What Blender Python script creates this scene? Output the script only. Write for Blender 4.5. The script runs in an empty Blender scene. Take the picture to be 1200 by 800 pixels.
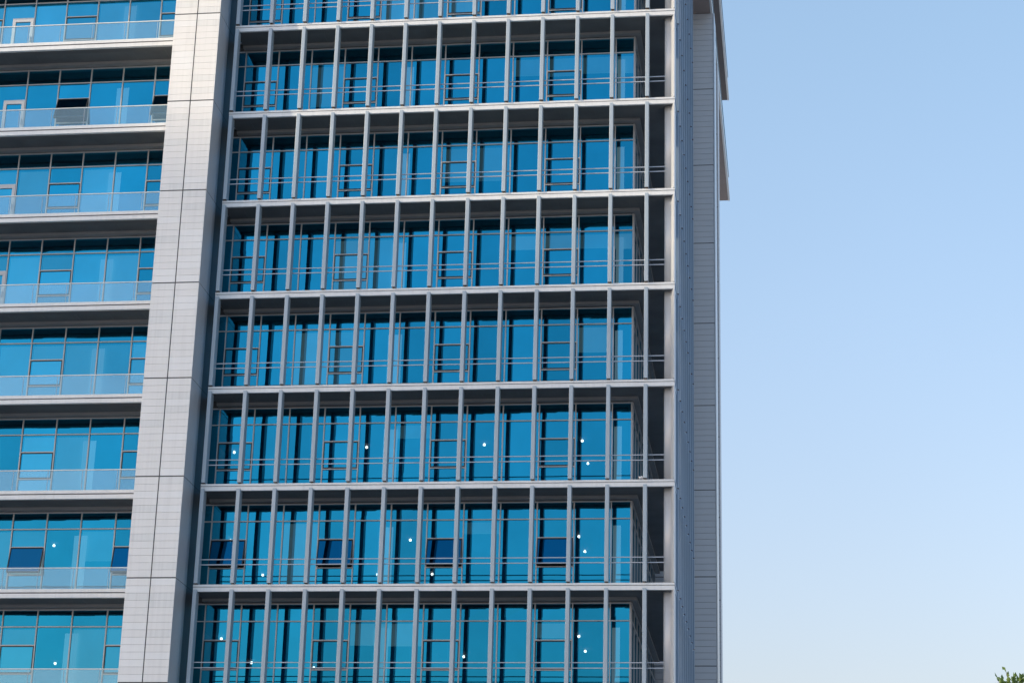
import bpy, math, random
from mathutils import Vector, Matrix
random.seed(7)
R = math.radians
scene = bpy.context.scene
col = scene.collection

# ------------------------------------------------------------------ helpers
class MB:
    """collects boxes and polygons for one mesh object"""
    def __init__(s): s.v = []; s.f = []; s.m = []; s.smooth = []
    def poly(s, pts, m=0, sm=False):
        n = len(s.v); s.v += [tuple(p) for p in pts]
        s.f.append(tuple(range(n, n + len(pts)))); s.m.append(m); s.smooth.append(sm)
    def box(s, x0, x1, y0, y1, z0, z1, m=0, mb=None):
        n = len(s.v)
        s.v += [(x0,y0,z0),(x1,y0,z0),(x1,y1,z0),(x0,y1,z0),(x0,y0,z1),(x1,y0,z1),(x1,y1,z1),(x0,y1,z1)]
        for i, q in enumerate(((0,3,2,1),(4,5,6,7),(0,1,5,4),(1,2,6,5),(2,3,7,6),(3,0,4,7))):
            s.f.append(tuple(n + k for k in q)); s.m.append(mb if (mb is not None and i == 0) else m); s.smooth.append(False)
    def prism(s, prof, z0, z1, m=0, smooth_to=-1):
        """plan profile (x,y) counter-clockwise, extruded in z"""
        n = len(s.v); k = len(prof)
        s.v += [(x,y,z0) for x,y in prof] + [(x,y,z1) for x,y in prof]
        for i in range(k):
            j = (i+1) % k
            s.f.append((n+i, n+j, n+k+j, n+k+i)); s.m.append(m); s.smooth.append(i < smooth_to)
        s.f.append(tuple(n+i for i in reversed(range(k)))); s.m.append(m); s.smooth.append(False)
        s.f.append(tuple(n+k+i for i in range(k))); s.m.append(m); s.smooth.append(False)
    def tube(s, a, b, r, seg=8, m=0, r2=None):
        a = Vector(a); b = Vector(b); d = (b-a).normalized(); r2 = r if r2 is None else r2
        u = d.orthogonal().normalized(); w = d.cross(u); n = len(s.v)
        for p, rr in ((a, r), (b, r2)):
            for i in range(seg):
                t = 2*math.pi*i/seg; q = p + u*math.cos(t)*rr + w*math.sin(t)*rr; s.v.append(tuple(q))
        for i in range(seg):
            j = (i+1) % seg
            s.f.append((n+i, n+j, n+seg+j, n+seg+i)); s.m.append(m); s.smooth.append(True)
        s.f.append(tuple(n+i for i in reversed(range(seg)))); s.m.append(m); s.smooth.append(False)
        s.f.append(tuple(n+seg+i for i in range(seg))); s.m.append(m); s.smooth.append(False)
    def build(s, name, mats, parent=None, bevel=0):
        me = bpy.data.meshes.new(name); me.from_pydata(s.v, [], s.f)
        for m in (mats if isinstance(mats, (list, tuple)) else [mats]): me.materials.append(m)
        me.polygons.foreach_set('material_index', s.m)
        me.polygons.foreach_set('use_smooth', s.smooth); me.update()
        o = bpy.data.objects.new(name, me); col.objects.link(o)
        if parent is not None: o.parent = parent
        if bevel:
            b = o.modifiers.new('bevel', 'BEVEL'); b.width = bevel; b.segments = 2; b.limit_method = 'ANGLE'
        return o
def tag(o, label=None, cat=None, group=None, kind=None):
    if label: o['label'] = label
    if cat: o['category'] = cat
    if group: o['group'] = group
    if kind: o['kind'] = kind
    return o

# ------------------------------------------------------------------ materials
def newmat(name):
    m = bpy.data.materials.new(name); m.use_nodes = True
    nt = m.node_tree; nt.nodes.clear()
    out = nt.nodes.new('ShaderNodeOutputMaterial')
    return m, nt, out
def paint(name, c, rough=.5, metal=0, var=.06, scale=1.5, bump=0, spec=.5, streak=0):
    m, nt, out = newmat(name); N = nt.nodes; L = nt.links
    b = N.new('ShaderNodeBsdfPrincipled'); L.new(b.outputs[0], out.inputs[0])
    tc = N.new('ShaderNodeTexCoord'); mp = N.new('ShaderNodeMapping')
    mp.inputs['Scale'].default_value = (scale, scale, scale*.35)
    L.new(tc.outputs['Object'], mp.inputs[0])
    nz = N.new('ShaderNodeTexNoise'); nz.inputs['Scale'].default_value = 1; nz.inputs['Detail'].default_value = 5
    L.new(mp.outputs[0], nz.inputs[0])
    mr = N.new('ShaderNodeMapRange'); mr.inputs[1].default_value = .3; mr.inputs[2].default_value = .7
    mr.inputs[3].default_value = 1 - var; mr.inputs[4].default_value = 1 + var
    L.new(nz.outputs[0], mr.inputs[0])
    mx = N.new('ShaderNodeVectorMath'); mx.operation = 'SCALE'; mx.inputs[0].default_value = c[:3]
    L.new(mr.outputs[0], mx.inputs['Scale'])
    last = mx.outputs[0]
    if streak:      # faint vertical rain streaks
        mp2 = N.new('ShaderNodeMapping'); mp2.inputs['Scale'].default_value = (9, 9, .25); L.new(tc.outputs['Object'], mp2.inputs[0])
        n2 = N.new('ShaderNodeTexNoise'); n2.inputs['Scale'].default_value = 1; n2.inputs['Detail'].default_value = 3; L.new(mp2.outputs[0], n2.inputs[0])
        m2 = N.new('ShaderNodeMapRange'); m2.inputs[1].default_value = .45; m2.inputs[2].default_value = .8
        m2.inputs[3].default_value = 1; m2.inputs[4].default_value = 1 - streak; L.new(n2.outputs[0], m2.inputs[0])
        v2 = N.new('ShaderNodeVectorMath'); v2.operation = 'SCALE'; L.new(last, v2.inputs[0]); L.new(m2.outputs[0], v2.inputs['Scale']); last = v2.outputs[0]
    L.new(last, b.inputs['Base Color'])
    b.inputs['Roughness'].default_value = rough; b.inputs['Metallic'].default_value = metal
    b.inputs['Specular IOR Level'].default_value = spec
    if bump:
        bp = N.new('ShaderNodeBump'); bp.inputs['Strength'].default_value = bump; bp.inputs['Distance'].default_value = .01
        n3 = N.new('ShaderNodeTexNoise'); n3.inputs['Scale'].default_value = 6; L.new(tc.outputs['Object'], n3.inputs[0])
        L.new(n3.outputs[0], bp.inputs['Height']); L.new(bp.outputs[0], b.inputs['Normal'])
    return m
def coated_glass(name, tint, trans, fac):
    """blue solar-control glass: tinted mirror coat over a dark tinted body"""
    m, nt, out = newmat(name); N = nt.nodes; L = nt.links
    g = N.new('ShaderNodeBsdfGlossy'); g.inputs['Roughness'].default_value = .012
    t = N.new('ShaderNodeBsdfTransparent'); t.inputs[0].default_value = (*trans, 1)
    mx = N.new('ShaderNodeMixShader'); mx.inputs[0].default_value = fac
    oi = N.new('ShaderNodeObjectInfo')
    tc = N.new('ShaderNodeTexCoord')
    # every pane a slightly different batch of coating
    mr = N.new('ShaderNodeMapRange'); mr.inputs[3].default_value = .80; mr.inputs[4].default_value = 1.14
    L.new(oi.outputs['Random'], mr.inputs[0])
    sc = N.new('ShaderNodeVectorMath'); sc.operation = 'SCALE'; sc.inputs[0].default_value = tint
    L.new(mr.outputs[0], sc.inputs['Scale'])
    # dust film, mottled
    nz = N.new('ShaderNodeTexNoise'); nz.inputs['Scale'].default_value = .9; nz.inputs['Detail'].default_value = 4
    L.new(tc.outputs['Object'], nz.inputs[0])
    m3 = N.new('ShaderNodeMapRange'); m3.inputs[1].default_value = .3; m3.inputs[2].default_value = .75; m3.inputs[3].default_value = .95; m3.inputs[4].default_value = 1.06
    L.new(nz.outputs[0], m3.inputs[0])
    s2 = N.new('ShaderNodeVectorMath'); s2.operation = 'SCALE'; L.new(sc.outputs[0], s2.inputs[0]); L.new(m3.outputs[0], s2.inputs['Scale'])
    L.new(s2.outputs[0], g.inputs['Color'])
    # slow waviness of toughened glass
    n2 = N.new('ShaderNodeTexNoise'); n2.inputs['Scale'].default_value = 1.1; n2.inputs['Detail'].default_value = 0
    L.new(tc.outputs['Object'], n2.inputs[0])
    bp = N.new('ShaderNodeBump'); bp.inputs['Strength'].default_value = .6; bp.inputs['Distance'].default_value = .0018
    L.new(n2.outputs[0], bp.inputs['Height']); L.new(bp.outputs[0], g.inputs['Normal'])
    L.new(t.outputs[0], mx.inputs[1]); L.new(g.outputs[0], mx.inputs[2]); L.new(mx.outputs[0], out.inputs[0])
    return m
def rail_glass(name):
    m, nt, out = newmat(name); N = nt.nodes; L = nt.links
    t = N.new('ShaderNodeBsdfTransparent'); t.inputs[0].default_value = (.88, .96, .97, 1)
    d = N.new('ShaderNodeBsdfDiffuse'); d.inputs[0].default_value = (.30, .60, .74, 1)
    a = N.new('ShaderNodeMixShader'); a.inputs[0].default_value = .07
    L.new(t.outputs[0], a.inputs[1]); L.new(d.outputs[0], a.inputs[2])
    g = N.new('ShaderNodeBsdfGlossy'); g.inputs['Roughness'].default_value = .02; g.inputs[0].default_value = (.9, .95, 1, 1)
    b = N.new('ShaderNodeMixShader'); b.inputs[0].default_value = .065
    L.new(a.outputs[0], b.inputs[1]); L.new(g.outputs[0], b.inputs[2]); L.new(b.outputs[0], out.inputs[0])
    return m
def emit(name, c, s):
    m, nt, out = newmat(name)
    e = nt.nodes.new('ShaderNodeEmission'); e.inputs[0].default_value = (*c, 1); e.inputs[1].default_value = s
    nt.links.new(e.outputs[0], out.inputs[0]); m.cycles.emission_sampling = 'NONE'
    return m

M = {}
M['panel']  = paint('pale_aluminium_panel', (.785, .795, .785), .55, 0, .03, .8, streak=.06)
M['panel_b'] = paint('pale_aluminium_panel_dull', (.74, .76, .755), .55, 0, .03, .8, streak=.12)
M['panel_c'] = paint('pale_aluminium_panel_light', (.80, .82, .82), .5, 0, .03, .8, streak=.04)
M['return'] = paint('satin_grey_panel', (.52, .53, .55), .38, .3, .05, .7)
M['return_shade'] = paint('shaded_return_panel', (.13, .15, .17), .45, .2)  # shade deep in the recess put into a darker panel colour
M['joint']  = paint('joint_gasket', (.07, .075, .08), .7)
M['fin']    = paint('silver_grey_fin', (.37, .445, .505), .42, .2, .05, 2.0, streak=.06)
M['fin_end']= paint('rusty_fin_end', (.13, .10, .09), .8)
M['fascia'] = paint('white_fascia', (.69, .72, .735), .4, .1, .05, 1.2, streak=.08)
M['post'] = paint('corner_post_paint', (.50, .54, .58), .4, .1, .05, 1.2, streak=.06)
M['groove'] = paint('fascia_groove', (.12, .12, .13), .7)
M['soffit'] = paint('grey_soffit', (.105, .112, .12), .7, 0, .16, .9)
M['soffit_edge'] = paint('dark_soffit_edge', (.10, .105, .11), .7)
M['trim']   = paint('soffit_trim', (.22, .225, .23), .6)
M['deck']   = paint('balcony_deck', (.34, .33, .32), .8)
M['frame']  = paint('window_frame', (.44, .45, .47), .4, .3, .04)
M['gasket'] = paint('casement_gasket', (.03, .035, .04), .5)
M['dframe'] = paint('white_door_frame', (.56, .60, .66), .4)
M['rail']   = paint('steel_rail', (.40, .44, .50), .38, .3)
M['inner']  = paint('interior_wall', (.30, .30, .29), .9)
M['ceil']   = paint('interior_ceiling', (.10, .10, .10), .9)
M['icol']   = paint('interior_column', (.80, .78, .74), .8)
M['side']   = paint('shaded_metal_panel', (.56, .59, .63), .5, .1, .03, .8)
M['brown']  = paint('brown_soffit', (.30, .25, .235), .7)
M['glass']  = coated_glass('blue_glass', (.016, .306, .51), (.42, .55, .58), .70)
M['glass_open'] = coated_glass('blue_glass_dark_reflection', (.004, .12, .25), (.2, .3, .34), .82)  # deeper reflection of the tilted panes put into a darker tint
M['bal']    = rail_glass('balustrade_glass')
M['lamp']   = emit('lamp_light', (1, .97, .92), 13)
M['sfin']   = paint('shaded_side_fin', (.25, .34, .45), .45, .2, .05, 2.0)  # shade of the side facade put into a darker, bluer fin colour
M['dbrown'] = paint('dark_brown_soffit', (.12, .11, .115), .7)
def glow_cloth(name, c, glow):
    # pale cloth with added self-glow in place of room light
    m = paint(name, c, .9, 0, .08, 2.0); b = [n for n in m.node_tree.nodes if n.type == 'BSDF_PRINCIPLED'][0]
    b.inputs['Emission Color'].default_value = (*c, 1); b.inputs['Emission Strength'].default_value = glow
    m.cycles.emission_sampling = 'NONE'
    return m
M['curtain'] = glow_cloth('pale_curtain', (.66, .78, .80), .65)
M['blind'] = glow_cloth('roller_blind', (.48, .66, .68), .40)
M['blind_b'] = glow_cloth('roller_blind_dim', (.36, .56, .60), .30)
M['white']  = paint('white_housing', (.75, .75, .75), .4)
M['black']  = paint('black_housing', (.03, .03, .03), .4)

# ------------------------------------------------------------------ levels (metres)
H = 3.9; Z0 = 42.35
def L(k): return Z0 - H*k
KTOP, KBOT = -3, 10           # slab indices built; storeys -1..6 are in the picture
MOD = 1.4055; FX = -17.975
G = 1.60; GL = 2.55; YL = .90           # glass planes of the grid and of the left wing
LX = -38.0
building = bpy.data.objects.new('office_building', None); col.objects.link(building)
tag(building, 'tall office block of blue glass, gridded balconies and pale panelled pillars', 'building')

# ------------------------------------------------------------------ left pillar
def groove_panels(mb, x0, x1, y, ztop, zbot, n, gap, depth=.03, m=0, var=None):
    h = (ztop - zbot)/n
    for i in range(n):
        a = zbot + i*h + (gap/2 if i else 0); b = zbot + (i+1)*h - (gap/2 if i < n-1 else 0)
        mb.box(x0, x1, y + random.uniform(0, .003), y+depth, a, b, random.choice(var) if var else m)
p = MB()
PX0, PX1, PXM, PY = -20.29, -18.40, -19.35, -1.20
p.box(PX0+.01, PX1-.01, PY+.03, 3.2, 0, L(-3.6), 1)
ZT = L(-3.6)
for k in range(-3, 11):
    zt, zb = (L(k) if k > -3 else L(-3)) - .025, (L(k+1) if k < 10 else 0) + .025
    for a, b in ((PX0, PXM-.022), (PXM+.022, PX1)):
        groove_panels(p, a, b, PY, zt, zb, 14 if k < 10 else 12, .009, .03, 0, (0, 0, 0, 4, 5))
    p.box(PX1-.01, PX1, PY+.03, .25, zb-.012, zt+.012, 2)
    p.box(PX1-.01, PX1, .255, 3.2, zb-.012, zt+.012, 3)      # smooth return face, inner part with recess shade in its colour
    p.box(PX0, PX0+.01, PY+.03, 3.2, zb, zt, 0)
p.box(PX0, PX1, PY, 3.2, L(-3)+.02, ZT, 0)
p.build('panelled_pillar', [M['panel'], M['joint'], M['return'], M['return_shade'], M['panel_b'], M['panel_c']], building)

# ------------------------------------------------------------------ slabs of the gridded balconies
def fascia_front(mb, x0, x1, y, z, mf, mg, proud=.02, hgt=.26):
    mb.box(x0, x1, y-proud, y+.10, z-.08, z, mf)
    mb.box(x0, x1, y+.02, y+.10, z-.10, z-.08, mg)
    mb.box(x0, x1, y, y+.10, z-hgt, z-.10, mf)
for k in range(KTOP, KBOT+1):
    z = L(k); mb = MB(); X0 = -18.06
    fascia_front(mb, X0, 0.0, 0, z, 0, 1)
    # side fascia, coloured as in shadow
    mb.box(-.10, .02, .101, 13.9, z-.08, z, 6); mb.box(-.10, -.02, .101, 13.9, z-.10, z-.08, 1); mb.box(-.10, 0, .101, 13.9, z-.26, z-.10, 6)
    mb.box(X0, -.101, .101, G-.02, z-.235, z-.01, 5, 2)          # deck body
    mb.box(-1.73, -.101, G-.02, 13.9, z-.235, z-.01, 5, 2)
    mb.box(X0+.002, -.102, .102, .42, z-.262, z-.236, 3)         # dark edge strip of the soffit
    for j in range(13):                                           # soffit panel seams
        xs_ = FX + MOD*j + .7; mb.box(xs_-.007, xs_+.007, .425, 1.295, z-.2385, z-.2352, 1)
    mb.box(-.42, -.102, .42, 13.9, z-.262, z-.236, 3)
    mb.box(X0+.002, -1.47, 1.30, G-.03, z-.345, z-.236, 4)        # dropped trim along the glass
    mb.box(-1.70, -1.47, G-.03, 13.9, z-.345, z-.236, 4)
    mb.build('balcony_slab', [M['fascia'], M['groove'], M['soffit'], M['soffit_edge'], M['trim'], M['deck'], M['sfin']], building)

# ------------------------------------------------------------------ fins
def fin_mesh(mb, x0, x1, y0, y1, z0, z1):
    mb.box(x0, x1, y0, y1, z0, z1, 0, 1)
proto = None
for k in range(-1, 7):
    for j in range(13):
        if proto is None:
            f = MB(); fin_mesh(f, -.072, .072, -.12, .26, .03, H-.21)
            proto = f.build('fin', [M['fin'], M['fin_end']], building, bevel=.008); o = proto
        else:
            o = proto.copy(); col.objects.link(o); o.parent = building
        o.location = (FX + .02 + MOD*j, 0, L(k+1))
f = MB()
for k in (-3, -2, 7, 8, 9):
    for j in range(13):
        x = FX + .02 + MOD*j; fin_mesh(f, x-.078, x+.078, -.12, .26, L(k+1)+.03, L(k)-.21)
for k in range(-3, 10):
    for j in range(1, 10):
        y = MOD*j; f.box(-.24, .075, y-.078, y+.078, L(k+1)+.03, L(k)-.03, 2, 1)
tag(f.build('fin', [M['fin'], M['fin_end'], M['sfin']], building), 'more distant fins of the side facade and the outer storeys', kind='stuff')

# corner posts, with a flange that turns to the front left
prof = [(-.42, .34), (-.36, .29), (-.27, .26), (-.155, .24), (-.035, -.075), (0.0, -.075), (0.0, .50), (-.42, .50)]
for k in range(-3, 10):
    c = MB(); c.prism(prof, L(k+1)+.012, L(k)-.262, 0, 3)
    c.build('corner_post', [M['post']], building)
# plain metal wall panels closing the side bay next to the corner
for k in range(-3, 10):
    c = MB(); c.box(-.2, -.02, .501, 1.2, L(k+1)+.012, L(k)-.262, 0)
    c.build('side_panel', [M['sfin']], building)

# ------------------------------------------------------------------ rails of the grid
for k in range(-1, 8):
    z = L(k+1) if False else L(k)
    r = MB()
    for h in (1.0, .80):
        r.box(-18.0, -.40, .16, .20, z+h-.016, z+h+.016)
        r.box(-.20, -.16, 1.25, 13.8, z+h-.016, z+h+.016)
    r.build('railing', [M['rail']], building)

# ------------------------------------------------------------------ curtain walls
ZTOPG, ZTR, ZC0, ZC1 = -.38, -1.07, -1.82, -2.89     # glass top, transom, casement head, casement sill
def pane(mb, x0, x1, y, z0, z1, m=0, jit=.005):
    a = [random.uniform(-jit, jit) for _ in range(3)]
    # a plane, very slightly out of true
    def yy(u, v): return y + a[0] + a[1]*u + a[2]*v
    mb.poly([(x0, yy(0,0), z0), (x1, yy(1,0), z0), (x1, yy(1,1), z1), (x0, yy(0,1), z1)], m)
def glass_sheet(mb, x0, x1, y, z0, z1, ztr, hole):
    # one bay of glass, panes meeting behind the bars, each very slightly out of true
    xs = [x0, x1]; zs = [z0, ztr, z1]
    if hole:
        xs += [hole[0], hole[1]]; zs += [v for v in hole[2:] if z0+.01 < v < z1]
    xs = sorted(xs); zs = sorted(zs); n = len(mb.v); w = len(xs)
    dy = {(i, j): random.uniform(-.003, .003) for i in range(w) for j in range(len(zs))}
    for j, zz in enumerate(zs):
        for i, xx in enumerate(xs):
            ex = dy[(0 if xx < (x0+x1)/2 else 1, j)]
            mb.v.append((xx, y+ex, zz))
    for j in range(len(zs)-1):
        for i in range(w-1):
            cx, cz = (xs[i]+xs[i+1])/2, (zs[j]+zs[j+1])/2
            if hole and hole[0] < cx < hole[1] and hole[2] < cz < hole[3]: continue
            q = n+j*w+i; mb.f.append((q, q+1, q+w+1, q+w)); mb.m.append(0); mb.smooth.append(False)
def mull_grid(mb, xs, x0, x1, y, zt, zb):
    for x in xs: mb.box(x-.024, x+.024, y-.05, y+.08, zb, zt)
    edges = [x0] + [x for x in xs if x0 < x < x1] + [x1]
    for a, b in zip(edges[:-1], edges[1:]):
        aa = a + (.025 if a in xs else 0); bb = b - (.025 if b in xs else 0)
        mb.box(aa, bb, y-.045, y+.075, zt-.05, zt)
        mb.box(aa, bb, y-.045, y+.075, zt-.69-.022, zt-.69+.022)
        mb.box(aa, bb, y-.045, y+.075, zb, zb+.05)
def casement(parent, x0, x1, y, z, ang):
    """top-hung window, tilted out by ang; origin on its hinge"""
    c = MB(); h = ZC0 - ZC1; w = x1 - x0
    c.box(0, w, -.05, .02, -.035, 0, 1); c.box(0, w, -.05, .02, -h, -h+.04, 1)
    c.box(0, .035, -.05, .02, -h+.04, -.035, 1); c.box(w-.035, w, -.05, .02, -h+.04, -.035, 1)
    pane(c, .035, w-.035, -.02, -h+.04, -.035, 0, .003)
    o = c.build('casement_window', [M['glass_open' if ang else 'glass'], M['gasket']], parent)
    o.location = (x0, y, z + ZC0); o.rotation_euler = (-ang, 0, 0)
    return o
def curtain(k, y, x0, x1, mulls, cas, ang_of, door=None, visible=True):
    z = L(k); zt, zb = z + ZTOPG, z - H + .012
    w = MB(); mull_grid(w, mulls, x0, x1, y, zt, zb)
    wall = w
    edges = sorted([x0] + [m for m in mulls if x0 < m < x1] + [x1])
    bays = list(zip(edges[:-1], edges[1:]))
    for a, b in bays:
        if any(abs(a-c) < .05 for c in cas):        # light frame above and below the casement
            w.box(a+.025, b-.025, y-.045, y+.075, z+ZC0+.002, z+ZC0+.045)
            w.box(a+.025, b-.025, y-.045, y+.075, z+ZC1-.045, z+ZC1-.002)
    wo = w.build('curtain_wall', [M['frame']], building)
    rest = MB()
    for a, b in bays:
        tgt = MB() if visible else rest
        ca = any(abs(a-c) < .05 for c in cas)
        dr = bool(door) and abs(b-door) < .05
        if dr: hole = (b-.96, b-.026, zb, zb+2.11)
        elif ca: hole = (a+.026, b-.026, z+ZC1, z+ZC0)
        else: hole = None
        glass_sheet(tgt, a+.002, b-.002, y, zb, zt, z+ZTR, hole)
        if visible: tgt.build('window_pane', [M['glass']], wo)
        if ca: casement(wo, a+.026, b-.026, y-.01, z, ang_of(k, a)) if visible else pane(rest, a+.02, b-.02, y-.03, z+ZC1, z+ZC0)
        if door and abs(b-door) < .05 and visible:
            d0 = b-.96; d1 = b-.026; dd = MB(); zz = z-H+.02
            fr = .13
            dd.box(d0, d1, y-.07, y+.05, zz+2.05-fr, zz+2.10, 0); dd.box(d0, d1, y-.07, y+.05, zz, zz+fr, 0)
            dd.box(d0, d0+fr, y-.07, y+.05, zz+fr, zz+2.05-fr, 0); dd.box(d1-fr, d1, y-.07, y+.05, zz+fr, zz+2.05-fr, 0)
            pane(dd, d0+fr, d1-fr, y-.02, zz+fr, zz+2.05-fr, 1, .002)
            do = dd.build('balcony_door', [M['dframe'], M['glass']], wo)
            hh = MB(); hh.box(d1-.09, d1-.05, y-.13, y-.07, zz+.95, zz+1.2); hh.build('handle', [M['rail']], wo if False else wo)
    if not visible: rest.build('window_pane', [M['glass']], wo)
    return wo
gm = [-17.97 + 1.4078*j for j in range(12)]
gc = [gm[0], gm[3], gm[6], gm[9]]
LM0 = -20.75
lm = [LM0 - MOD*j for j in range(12)]
lc = [lm[1], lm[4], lm[7], lm[10]]; lm_door = lm[5]; lm = sorted(lm)
OPEN = R(13)
def ang_grid(k, a):
    if k == 5: return R(12)
    return 0
def ang_left(k, a):
    if k == 5: return R(13)
    if k == 0: return R(19)
    return 0
for k in range(-3, 10):
    vis = -1 <= k <= 6
    curtain(k, G, -18.39, -1.72, gm, gc, ang_grid, None, vis)
    dl = lm_door if k <= 2 else None
    curtain(k, GL, LX, -20.30, lm, lc, ang_left, dl, vis)
# corner upright and side glazing of the grid
for k in range(-3, 10):
    z = L(k); s = MB()
    s.box(-1.76, -1.70, G-.06, G+.06, z-H+.012, z+ZTOPG, 0)
    ys = [G + .06] + [MOD*j + .2 for j in range(1, 10)][1:] + [14.0]
    for y in ys: s.box(-1.79, -1.67, y-.024, y+.024, z-H+.012, z+ZTOPG, 0)
    for a, b in zip(ys[:-1], ys[1:]):
        for zz in (z+ZTOPG-.05, z+ZTR-.02, z-H+.012): s.box(-1.785, -1.675, a+.025, b-.025, zz, zz+.045, 0)
        s.poly([(-1.73, a, z-H+.012), (-1.73, b, z-H+.012), (-1.73, b, z+ZTOPG), (-1.73, a, z+ZTOPG)], 1)
    s.build('side_curtain_wall', [M['frame'], M['glass']], building)

# ------------------------------------------------------------------ left wing: slabs and glass balustrades
for k in range(KTOP, KBOT+1):
    z = L(k) - .03; mb = MB(); y = YL
    mb.box(LX, -20.30, y-.03, y+.12, z-.04, z+.09, 0)
    mb.box(LX, -20.30, y+.0, y+.12, z-.085, z-.04, 1)
    mb.box(LX, -20.30, y-.015, y+.12, z-.25, z-.085, 0)
    mb.box(LX, -20.30, y+.121, GL-.02, z-.22, z-.01, 5, 2)
    mb.box(LX, -20.302, y+.122, y+.42, z-.262, z-.221, 3)
    for j in range(12):
        xs_ = LM0 - MOD*j + .7
        if xs_ < -20.33: mb.box(xs_-.007, xs_+.007, y+.425, 2.195, z-.2245, z-.2202, 1)
    mb.box(LX, -20.302, 2.20, GL-.06, z-.335, z-.221, 4)
    mb.build('balcony_slab', [M['fascia'], M['groove'], M['soffit'], M['soffit_edge'], M['trim'], M['deck']], building)
    if k < KBOT:
        b = MB()
        x = -20.32; j = 0
        while x > LX+.2:
            x1 = x - MOD + .012
            b.box(max(x1, LX), x, y+.03, y+.042, z+.09, z+.90, 0)
            b.box(x1-.012, x1, y+.024, y+.048, z+.09, z+.90, 2)
            x -= MOD
        b.box(LX, -20.30, y+.012, y+.06, z+.901, z+.935, 1)
        b.build('glass_balustrade', [M['bal'], M['fascia'], M['rail']], building)

def hang(x0, x1, y, z0, z1, name, mat, fold):
    c = MB(); n = max(2, int((x1-x0)/.035)) if fold > .01 else 1
    for i in range(n+1):
        x = x0 + (x1-x0)*i/n; yy = y + fold*math.sin(i*2.1) + fold*.4*math.sin(i*.7)
        c.v += [(x, yy, z0), (x, yy, z1)]
    for i in range(n): c.f.append((2*i, 2*i+2, 2*i+3, 2*i+1)); c.m.append(0); c.smooth.append(True)
    return c.build(name, [M[mat]], building)
# ------------------------------------------------------------------ inside: floors, ceilings, columns
for k in range(-3, 10):
    z = L(k); f = MB()
    f.box(LX, -18.45, GL+.25, 18, z-.60, z+.0, 0); f.box(-18.44, -1.9, G+.25, 18, z-.60, z, 0)
    f.box(LX, -1.9, 18.01, 18.3, z-H, z-.61, 1)
    f.box(-10.6, -10.45, 9.5, 18, z-H+.01, z-.61, 1)
    f.box(-19.4, -19.2, 3.3, 18, z-H+.01, z-.61, 1)
    f.build('floor_plate', [M['ceil'], M['inner']], building)
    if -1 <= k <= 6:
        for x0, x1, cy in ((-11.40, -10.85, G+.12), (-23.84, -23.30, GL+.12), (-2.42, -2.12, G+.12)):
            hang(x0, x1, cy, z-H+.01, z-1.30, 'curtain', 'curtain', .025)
BL = {-1: [('L', 0, 6, .1), ('G', 4, 6, .0)], 0: [('G', 8, 11, 1.9), ('G', 2, 2, .9)], 1: [('G', 6, 7, 1.2), ('L', 2, 2, .4), ('L', 4, 5, 1.5)],
      2: [('G', 3, 4, .0), ('G', 8, 11, 2.1), ('L', 1, 6, .6)], 3: [('L', 0, 6, .2), ('G', 2, 3, .3), ('G', 10, 10, 1.7)],
      4: [('L', 2, 3, .2), ('L', 5, 6, .2), ('G', 5, 5, 2.2)], 5: [('G', 7, 7, 2.2), ('L', 3, 4, .0), ('L', 1, 1, 1.5), ('G', 2, 2, .4)],
      6: [('G', 9, 9, 2.1), ('L', 0, 1, .2), ('L', 3, 5, .0), ('G', 4, 5, 1.8)]}
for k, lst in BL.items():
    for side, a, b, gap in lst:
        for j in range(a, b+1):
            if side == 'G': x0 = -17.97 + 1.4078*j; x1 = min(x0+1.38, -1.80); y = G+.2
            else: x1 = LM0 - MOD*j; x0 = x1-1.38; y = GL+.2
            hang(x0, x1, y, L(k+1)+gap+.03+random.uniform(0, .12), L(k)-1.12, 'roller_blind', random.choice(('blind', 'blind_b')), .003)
# top storeys stop above the frame: roof over the glass block
t = MB(); t.box(LX, -.3, 2.4, 36, L(-3)-.001, L(-3)+1.2, 0); t.build('roof', [M['panel']], building)
# core of the building behind the offices
t = MB(); t.box(LX, -1.95, 18.4, 36, 0, L(-3)-.01, 0); t.build('rear_wall', [M['side']], building)

# ------------------------------------------------------------------ right side: deep pillars and the two upper side balconies
def round_prof(x0, x1, y0, y1, r):
    pr = [(x0, y0)]
    for i in range(7):
        a = R(-90 + 15*i); pr.append((x1-r+r*math.cos(a), y0+r+r*math.sin(a)))
    pr += [(x1, y1), (x0, y1)]
    return pr
ztop_p = Z0 + 7.62
for (x1, y0, y1, off, nm) in ((.93, 14.86, 16.3, -.2655, 0), (.91, 20.3, 21.8, -.1, 1)):
    q = MB(); x0 = -1.94
    q.box(x0, x1-.03, y0+.03, y1, 0, ztop_p-.02, 1)
    for k in range(-2, 11):
        zt = min(L(k)+off-.02, ztop_p); zb = (L(k+1)+off+.02) if k < 10 else 0
        if k == -2: zt = ztop_p-.02
        groove_panels(q, x0, x1-.02, y0, zt, zb, 14, .013, .03, 0)
    if nm == 0:
        q.prism(round_prof(x1-.02, x1+.05, y0-.01, y1, .04), 0, ztop_p-.02, 2, 8)
    else:
        q.box(x1-.03, x1, y0+.031, y1, 0, ztop_p-.02, 0)
    q.build('panelled_pillar', [M['side'], M['joint'], M['fascia']], building)
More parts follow.
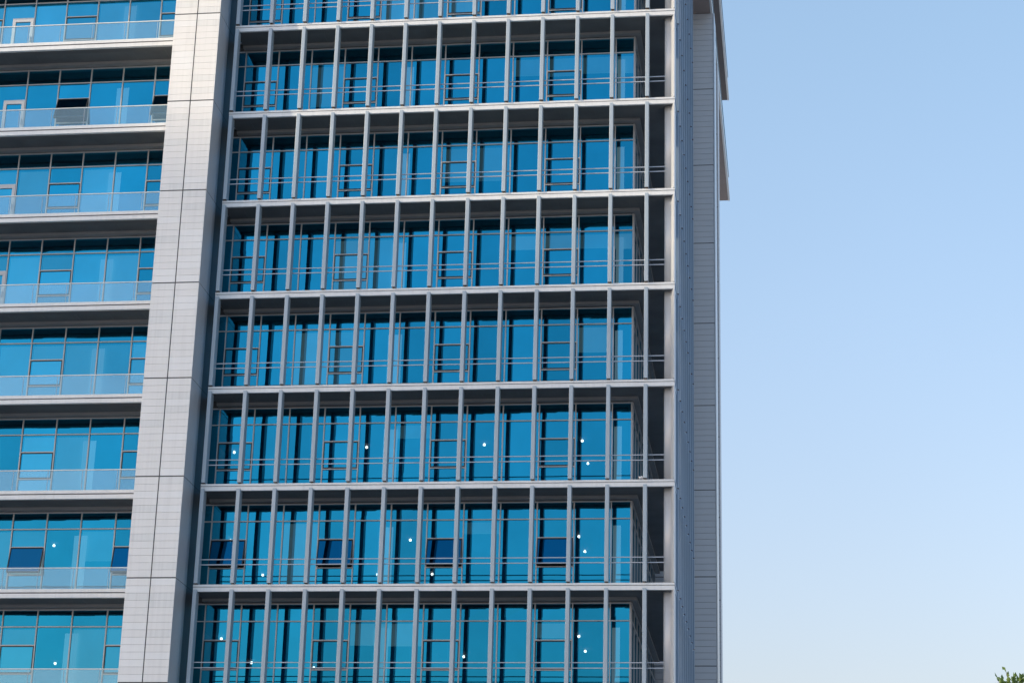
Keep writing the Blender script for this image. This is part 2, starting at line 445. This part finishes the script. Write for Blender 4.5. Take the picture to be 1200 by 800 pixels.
for zb, yf, mm in ((Z0+7.62, 12.6, 'brown'), (Z0+14.0, 10.0, 'dbrown')):
    q = MB()
    q.box(-1.9, .80, yf, 37.72, zb, zb+.30, 0, 0)
    q.box(.801, .90, yf, 37.72, zb-.02, zb+.32, 1)
    q.build('side_balcony_slab', [M[mm], M['fascia']], building)
    q = MB()
    y = yf
    while y < 36.2:
        q.box(.84, .852, y+.01, y+1.49, zb+.34, zb+1.35, 0); y += 1.5
    q.box(.83, .87, yf, 37.5, zb+1.351, zb+1.39, 1)
    q.build('glass_balustrade', [M['bal'], M['rail']], building)
q = MB(); q.box(-1.94, -.6, 22, 36, Z0+7.93, Z0+19, 0); q.build('rear_wall', [M['side']], building)

# ------------------------------------------------------------------ lamps inside
LAMPS = {4: [(-26.34,7.29),(-18.7,6.6),(-12.99,6.11),(-8.09,5.97),(-4.05,5.61),(-4.15,8.9)],
 5: [(-26.13,6.68),(-29.33,12.15),(-18.43,6.03),(-18.62,12.22),(-15.64,5.96),(-11.02,6.17),(-11.15,12.22),(-13.55,12.25),(-4.15,5.81),(-4.16,8.31)],
 6: [(-27.41,7.93),(-27.55,12.06),(-31.91,17.27),(-18.72,6.72),(-18.76,11.84),(-16.3,13.0),(-12.67,4.74),(-9.38,10.5),(-4.14,6.29),(-4.19,9.32)]}
def ceiling_lamp():
    m = MB(); n = 12; r = .056; zc = -.10
    for j in range(8):
        t0, t1 = math.pi*j/8, math.pi*(j+1)/8
        for i in range(n):
            a, b = 2*math.pi*i/n, 2*math.pi*(i+1)/n
            P = lambda t, a: (r*math.sin(t)*math.cos(a), r*math.sin(t)*math.sin(a), zc + r*math.cos(t))
            q = [P(t0, a), P(t1, a), P(t1, b), P(t0, b)]
            if j == 0: q = q[:3]
            if j == 7: q = [q[0], q[1], q[3]]
            m.poly(q, 0, True)
    m.tube((0,0,0), (0,0,zc+r*.9), .012, 8, 1)
    return m
ORD = ['first','second','third','fourth','fifth','sixth','seventh','eighth','ninth','tenth']
FLOOR = {4: 'highest lit storey', 5: 'storey of open windows', 6: 'lowest storey in view'}
lproto = None
for k, lst in LAMPS.items():
    def app(q): return q[0] + (q[1])*.22      # order seen from the camera, left to right
    left = sorted([q for q in lst if q[0] < -21], key=app); grid = sorted([q for q in lst if q[0] >= -21], key=app)
    for side, arr in (('left wing', left), ('balcony grid', grid)):
        for i, (x, y) in enumerate(arr):
            if lproto is None: o = lproto = ceiling_lamp().build('ceiling_lamp', [M['lamp'], M['white']])
            else: o = lproto.copy(); col.objects.link(o)
            o.location = (x, y, L(k)-.602)
            pos = 'only' if len(arr) == 1 else ORD[i] + ' from the left'
            tag(o, 'lit ceiling lamp, %s behind %s glass, %s' % (pos, side, FLOOR[k]), 'lamp', 'lit ceiling lamps behind the blue glass')

# small security camera on the slab edge near the corner
cam_o = bpy.data.objects.new('security_camera', None); col.objects.link(cam_o); cam_o.location = (-1.18, -.02, L(5)+.0)
tag(cam_o, 'tiny white security camera on a slab edge beside the last fin before the corner', 'security camera')
m = MB(); m.tube((0,.02,0), (0,.02,.07), .02); m.build('bracket', [M['white']], cam_o)
m = MB(); m.tube((.02,.02,.09), (-.15,-.03,.05), .045, 12, 0, .05); m.build('housing', [M['white']], cam_o)
m = MB(); m.tube((-.151,-.0305,.05), (-.165,-.035,.047), .035, 12); m.build('lens', [M['black']], cam_o)

# ------------------------------------------------------------------ ground, added shadow ridge
def ground_mat():
    m, nt, out = newmat('paving'); N = nt.nodes; Lk = nt.links
    b = N.new('ShaderNodeBsdfPrincipled'); Lk.new(b.outputs[0], out.inputs[0])
    tc = N.new('ShaderNodeTexCoord'); br = N.new('ShaderNodeTexBrick'); br.inputs['Scale'].default_value = 1
    br.inputs['Color1'].default_value = (.42,.41,.39,1); br.inputs['Color2'].default_value = (.47,.46,.43,1); br.inputs['Mortar'].default_value = (.16,.16,.15,1)
    br.inputs['Mortar Size'].default_value = .01; Lk.new(tc.outputs['Object'], br.inputs[0]); Lk.new(br.outputs[0], b.inputs['Base Color'])
    b.inputs['Roughness'].default_value = .8
    return m
g = MB(); g.poly([(-3000,-3000,0),(3000,-3000,0),(3000,3000,0),(-3000,3000,0)])
tag(g.build('ground', [ground_mat()]), kind='structure')

SUN_AZ, SUN_EL = 68.0, 20.0       # degrees from the facade normal towards the left, elevation
sd = Vector((-math.sin(R(SUN_AZ))*math.cos(R(SUN_EL)), -math.cos(R(SUN_AZ))*math.cos(R(SUN_EL)), math.sin(R(SUN_EL))))
# unseen ridge, added far behind left so its shadow climbs the facade
hx, hy = -math.sin(R(SUN_AZ)), -math.cos(R(SUN_AZ)); tx, ty = -hy, hx
D = 420.0
def crest(s):                    # skyline height along the added ridge, sloped to tilt the shadow edge
    zc = 30.2 + D*math.tan(R(SUN_EL))
    base = zc + CS*s
    fall = math.exp(-((s)/80.0)**4)
    return base*fall + math.sin(s*.11)*.5 + math.sin(s*.37+1)*.35
CS = -.20
hm = MB(); n = 90; m_ = 10
for i in range(n+1):
    s = -130 + 260*i/n
    for j in range(m_+1):
        u = -1 + 2*j/m_
        h = max(0, crest(s))*(math.cos(u*math.pi/2)**1.3 if abs(u) < 1 else 0)
        d = D + u*120
        hm.v.append((hx*d + tx*s, hy*d + ty*s, h - .5))
for i in range(n):
    for j in range(m_):
        a = i*(m_+1)+j; hm.f.append((a, a+1, a+m_+2, a+m_+1)); hm.m.append(0); hm.smooth.append(True)
tag(hm.build('shadow_ridge', [paint('shadow_ridge_green', (.05,.075,.035), .95, 0, .4, .05)]), kind='structure')

# ------------------------------------------------------------------ tree, its tip in the lower right corner
def leaf_mat():
    m, nt, out = newmat('leaves'); N = nt.nodes; Lk = nt.links
    tc = N.new('ShaderNodeTexCoord'); nz = N.new('ShaderNodeTexNoise'); nz.inputs['Scale'].default_value = 7
    Lk.new(tc.outputs['Object'], nz.inputs[0])
    cr = N.new('ShaderNodeValToRGB'); cr.color_ramp.elements[0].position = .35; cr.color_ramp.elements[1].position = .65
    cr.color_ramp.elements[0].color = (.06,.13,.035,1); cr.color_ramp.elements[1].color = (.22,.32,.08,1)
    Lk.new(nz.outputs[0], cr.inputs[0])
    d = N.new('ShaderNodeBsdfPrincipled'); d.inputs['Roughness'].default_value = .45; Lk.new(cr.outputs[0], d.inputs['Base Color'])
    t = N.new('ShaderNodeBsdfTranslucent'); Lk.new(cr.outputs[0], t.inputs[0])
    x = N.new('ShaderNodeMixShader'); x.inputs[0].default_value = .35; Lk.new(d.outputs[0], x.inputs[1]); Lk.new(t.outputs[0], x.inputs[2]); Lk.new(x.outputs[0], out.inputs[0])
    return m
TREE = Vector((7.06, -76.3 + 26, 0)); TH = 6.50
def make_tree(base, height):
    root = bpy.data.objects.new('tree', None); col.objects.link(root); root.location = base
    tag(root, 'young broadleaf tree, only its green tip showing against the sky', 'tree')
    tr = MB(); lf = MB(); rnd = random.Random(11)
    pts = [Vector((0,0,0))]
    for i in range(1, 11):
        pts.append(Vector((rnd.uniform(-.06,.06), rnd.uniform(-.06,.06), height*.97*i/10)))
    pts[-1] = Vector((0,0,height*.965))
    for i in range(10): tr.tube(pts[i], pts[i+1], .09*(1-i/10.5)+.006, 8, 0, .09*(1-(i+1)/10.5)+.006)
    def leaf(pos, d, size):
        d = d.normalized(); side = d.cross(Vector((rnd.uniform(-1,1), rnd.uniform(-1,1), rnd.uniform(.2,1)))).normalized()
        nrm = d.cross(side)*.12*size
        a = pos; b = pos + d*size*.5 + side*size*.36 + nrm; c = pos + d*size; e = pos + d*size*.5 - side*size*.36 + nrm
        lf.poly([a, b, c], rnd.choice((0,0,1))); lf.poly([a, c, e], rnd.choice((0,0,1)))
    def twig(a, d, ln, r, depth):
        b = a + d*ln; tr.tube(a, b, r, 5, 0, r*.5)
        nl = max(4, int(ln/.03))
        for q in range(nl):
            t = (q+1)/nl
            if depth == 0 or t > .45:
                dd = (d + Vector((rnd.uniform(-1,1), rnd.uniform(-1,1), rnd.uniform(-.5,1)))*.9)
                leaf(a + d*ln*t, dd, rnd.uniform(.05,.085))
        if depth > 0:
            for q in range(6):
                t = .3 + .7*q/6
                d2 = (d*.8 + Vector((rnd.uniform(-1,1), rnd.uniform(-1,1), rnd.uniform(-.2,1)))*.7).normalized()
                twig(a + d*ln*t, d2, ln*rnd.uniform(.3,.5), r*.5, depth-1)
    for i in range(34):
        t = .30 + .66*i/33
        a = pts[min(9, int(t*10))].lerp(pts[min(10, int(t*10)+1)], t*10-int(t*10))
        ang = i*2.4; spread = max(.12, 1.25*math.sin(min(1, (1-t)*1.5+.03)*math.pi*.62))
        d = Vector((math.cos(ang), math.sin(ang), .75+ .9*t)).normalized()
        twig(a, d, spread*rnd.uniform(.8,1.1), .012+.02*(1-t), 2 if t < .8 else 1)
    twig(pts[-1] - Vector((0,0,.1)), Vector((-.2,0,1)).normalized(), .26, .006, 0)
    for q in range(9):
        an = q*2.4
        twig(pts[-1] - Vector((0,0,.12+.05*q)), Vector((math.cos(an)*.75+.15, math.sin(an)*.6, .9)).normalized(), .20+.02*q, .006, 1)
    tr.build('trunk', [paint('bark', (.10,.075,.055), .9)], root)
    lm_ = leaf_mat()
    lf.build('crown', [lm_, lm_], root)
    return root
make_tree(TREE, TH)

# ------------------------------------------------------------------ light
world = bpy.data.worlds.new('World'); scene.world = world; world.use_nodes = True
nt = world.node_tree; bg = nt.nodes['Background']
sky = nt.nodes.new('ShaderNodeTexSky'); sky.sky_type = 'NISHITA'; sky.sun_disc = False
sky.sun_elevation = R(SUN_EL)
# compass angle of the sun, clockwise from +Y
sky.sun_rotation = math.atan2(sd.x, sd.y)
sky.altitude = 50; sky.air_density = 1.8; sky.dust_density = 3.0; sky.ozone_density = 2.4
tn = nt.nodes.new('ShaderNodeVectorMath'); tn.operation = 'MULTIPLY'; tn.inputs[1].default_value = (1.88, 1.80, 2.11)
nt.links.new(sky.outputs[0], tn.inputs[0]); # thin haze: whiter towards the horizon, faint uneven veil
gc = nt.nodes.new('ShaderNodeTexCoord'); sx = nt.nodes.new('ShaderNodeSeparateXYZ'); nt.links.new(gc.outputs['Generated'], sx.inputs[0])
hz = nt.nodes.new('ShaderNodeMapRange'); hz.inputs[1].default_value = .17; hz.inputs[2].default_value = .46
nt.links.new(sx.outputs['Z'], hz.inputs[0])
cr = nt.nodes.new('ShaderNodeMix'); cr.data_type = 'RGBA'; nt.links.new(hz.outputs[0], cr.inputs[0])
cr.inputs[6].default_value = (.965, .93, 1.01, 1); cr.inputs[7].default_value = (.965, 1.02, .975, 1)
nz = nt.nodes.new('ShaderNodeTexNoise'); nz.inputs['Scale'].default_value = 3.0; nz.inputs['Detail'].default_value = 3; nt.links.new(gc.outputs['Generated'], nz.inputs[0])
nm = nt.nodes.new('ShaderNodeMapRange'); nm.inputs[3].default_value = .95; nm.inputs[4].default_value = 1.05; nt.links.new(nz.outputs[0], nm.inputs[0])
v1 = nt.nodes.new('ShaderNodeVectorMath'); v1.operation = 'MULTIPLY'; nt.links.new(tn.outputs[0], v1.inputs[0]); nt.links.new(cr.outputs[2], v1.inputs[1])
v2 = nt.nodes.new('ShaderNodeVectorMath'); v2.operation = 'SCALE'; nt.links.new(v1.outputs[0], v2.inputs[0]); nt.links.new(nm.outputs[0], v2.inputs['Scale'])
nt.links.new(v2.outputs[0], bg.inputs[0]); bg.inputs[1].default_value = .15
sun = bpy.data.lights.new('sun', 'SUN'); sun.energy = 3.9; sun.angle = R(.55); sun.color = (1, .82, .58)
so = bpy.data.objects.new('sun', sun); col.objects.link(so)
so.rotation_euler = sd.to_track_quat('Z', 'Y').to_euler()

# ------------------------------------------------------------------ camera
yaw, pit, rol, fpx = 0.14110092, 0.3344557, 0.02710762, 2495.9384
fwd = Vector((-math.sin(yaw)*math.cos(pit), math.cos(yaw)*math.cos(pit), math.sin(pit)))
rt = Vector((math.cos(yaw), math.sin(yaw), 0)); up = rt.cross(fwd)
r2 = rt*math.cos(rol) + up*math.sin(rol); u2 = up*math.cos(rol) - rt*math.sin(rol)
cam = bpy.data.cameras.new('camera'); co = bpy.data.objects.new('camera', cam); col.objects.link(co)
m4 = Matrix((r2, u2, -fwd)).transposed().to_4x4(); m4.translation = Vector((4.6123, -76.2623, Z0-40.745))
co.matrix_world = m4
cam.lens = fpx*36/1200; cam.sensor_width = 36; cam.sensor_fit = 'HORIZONTAL'; cam.clip_end = 6000; cam.clip_start = .1
scene.camera = co
scene.view_settings.view_transform = 'Standard'; scene.view_settings.look = 'None'; scene.view_settings.exposure = 0
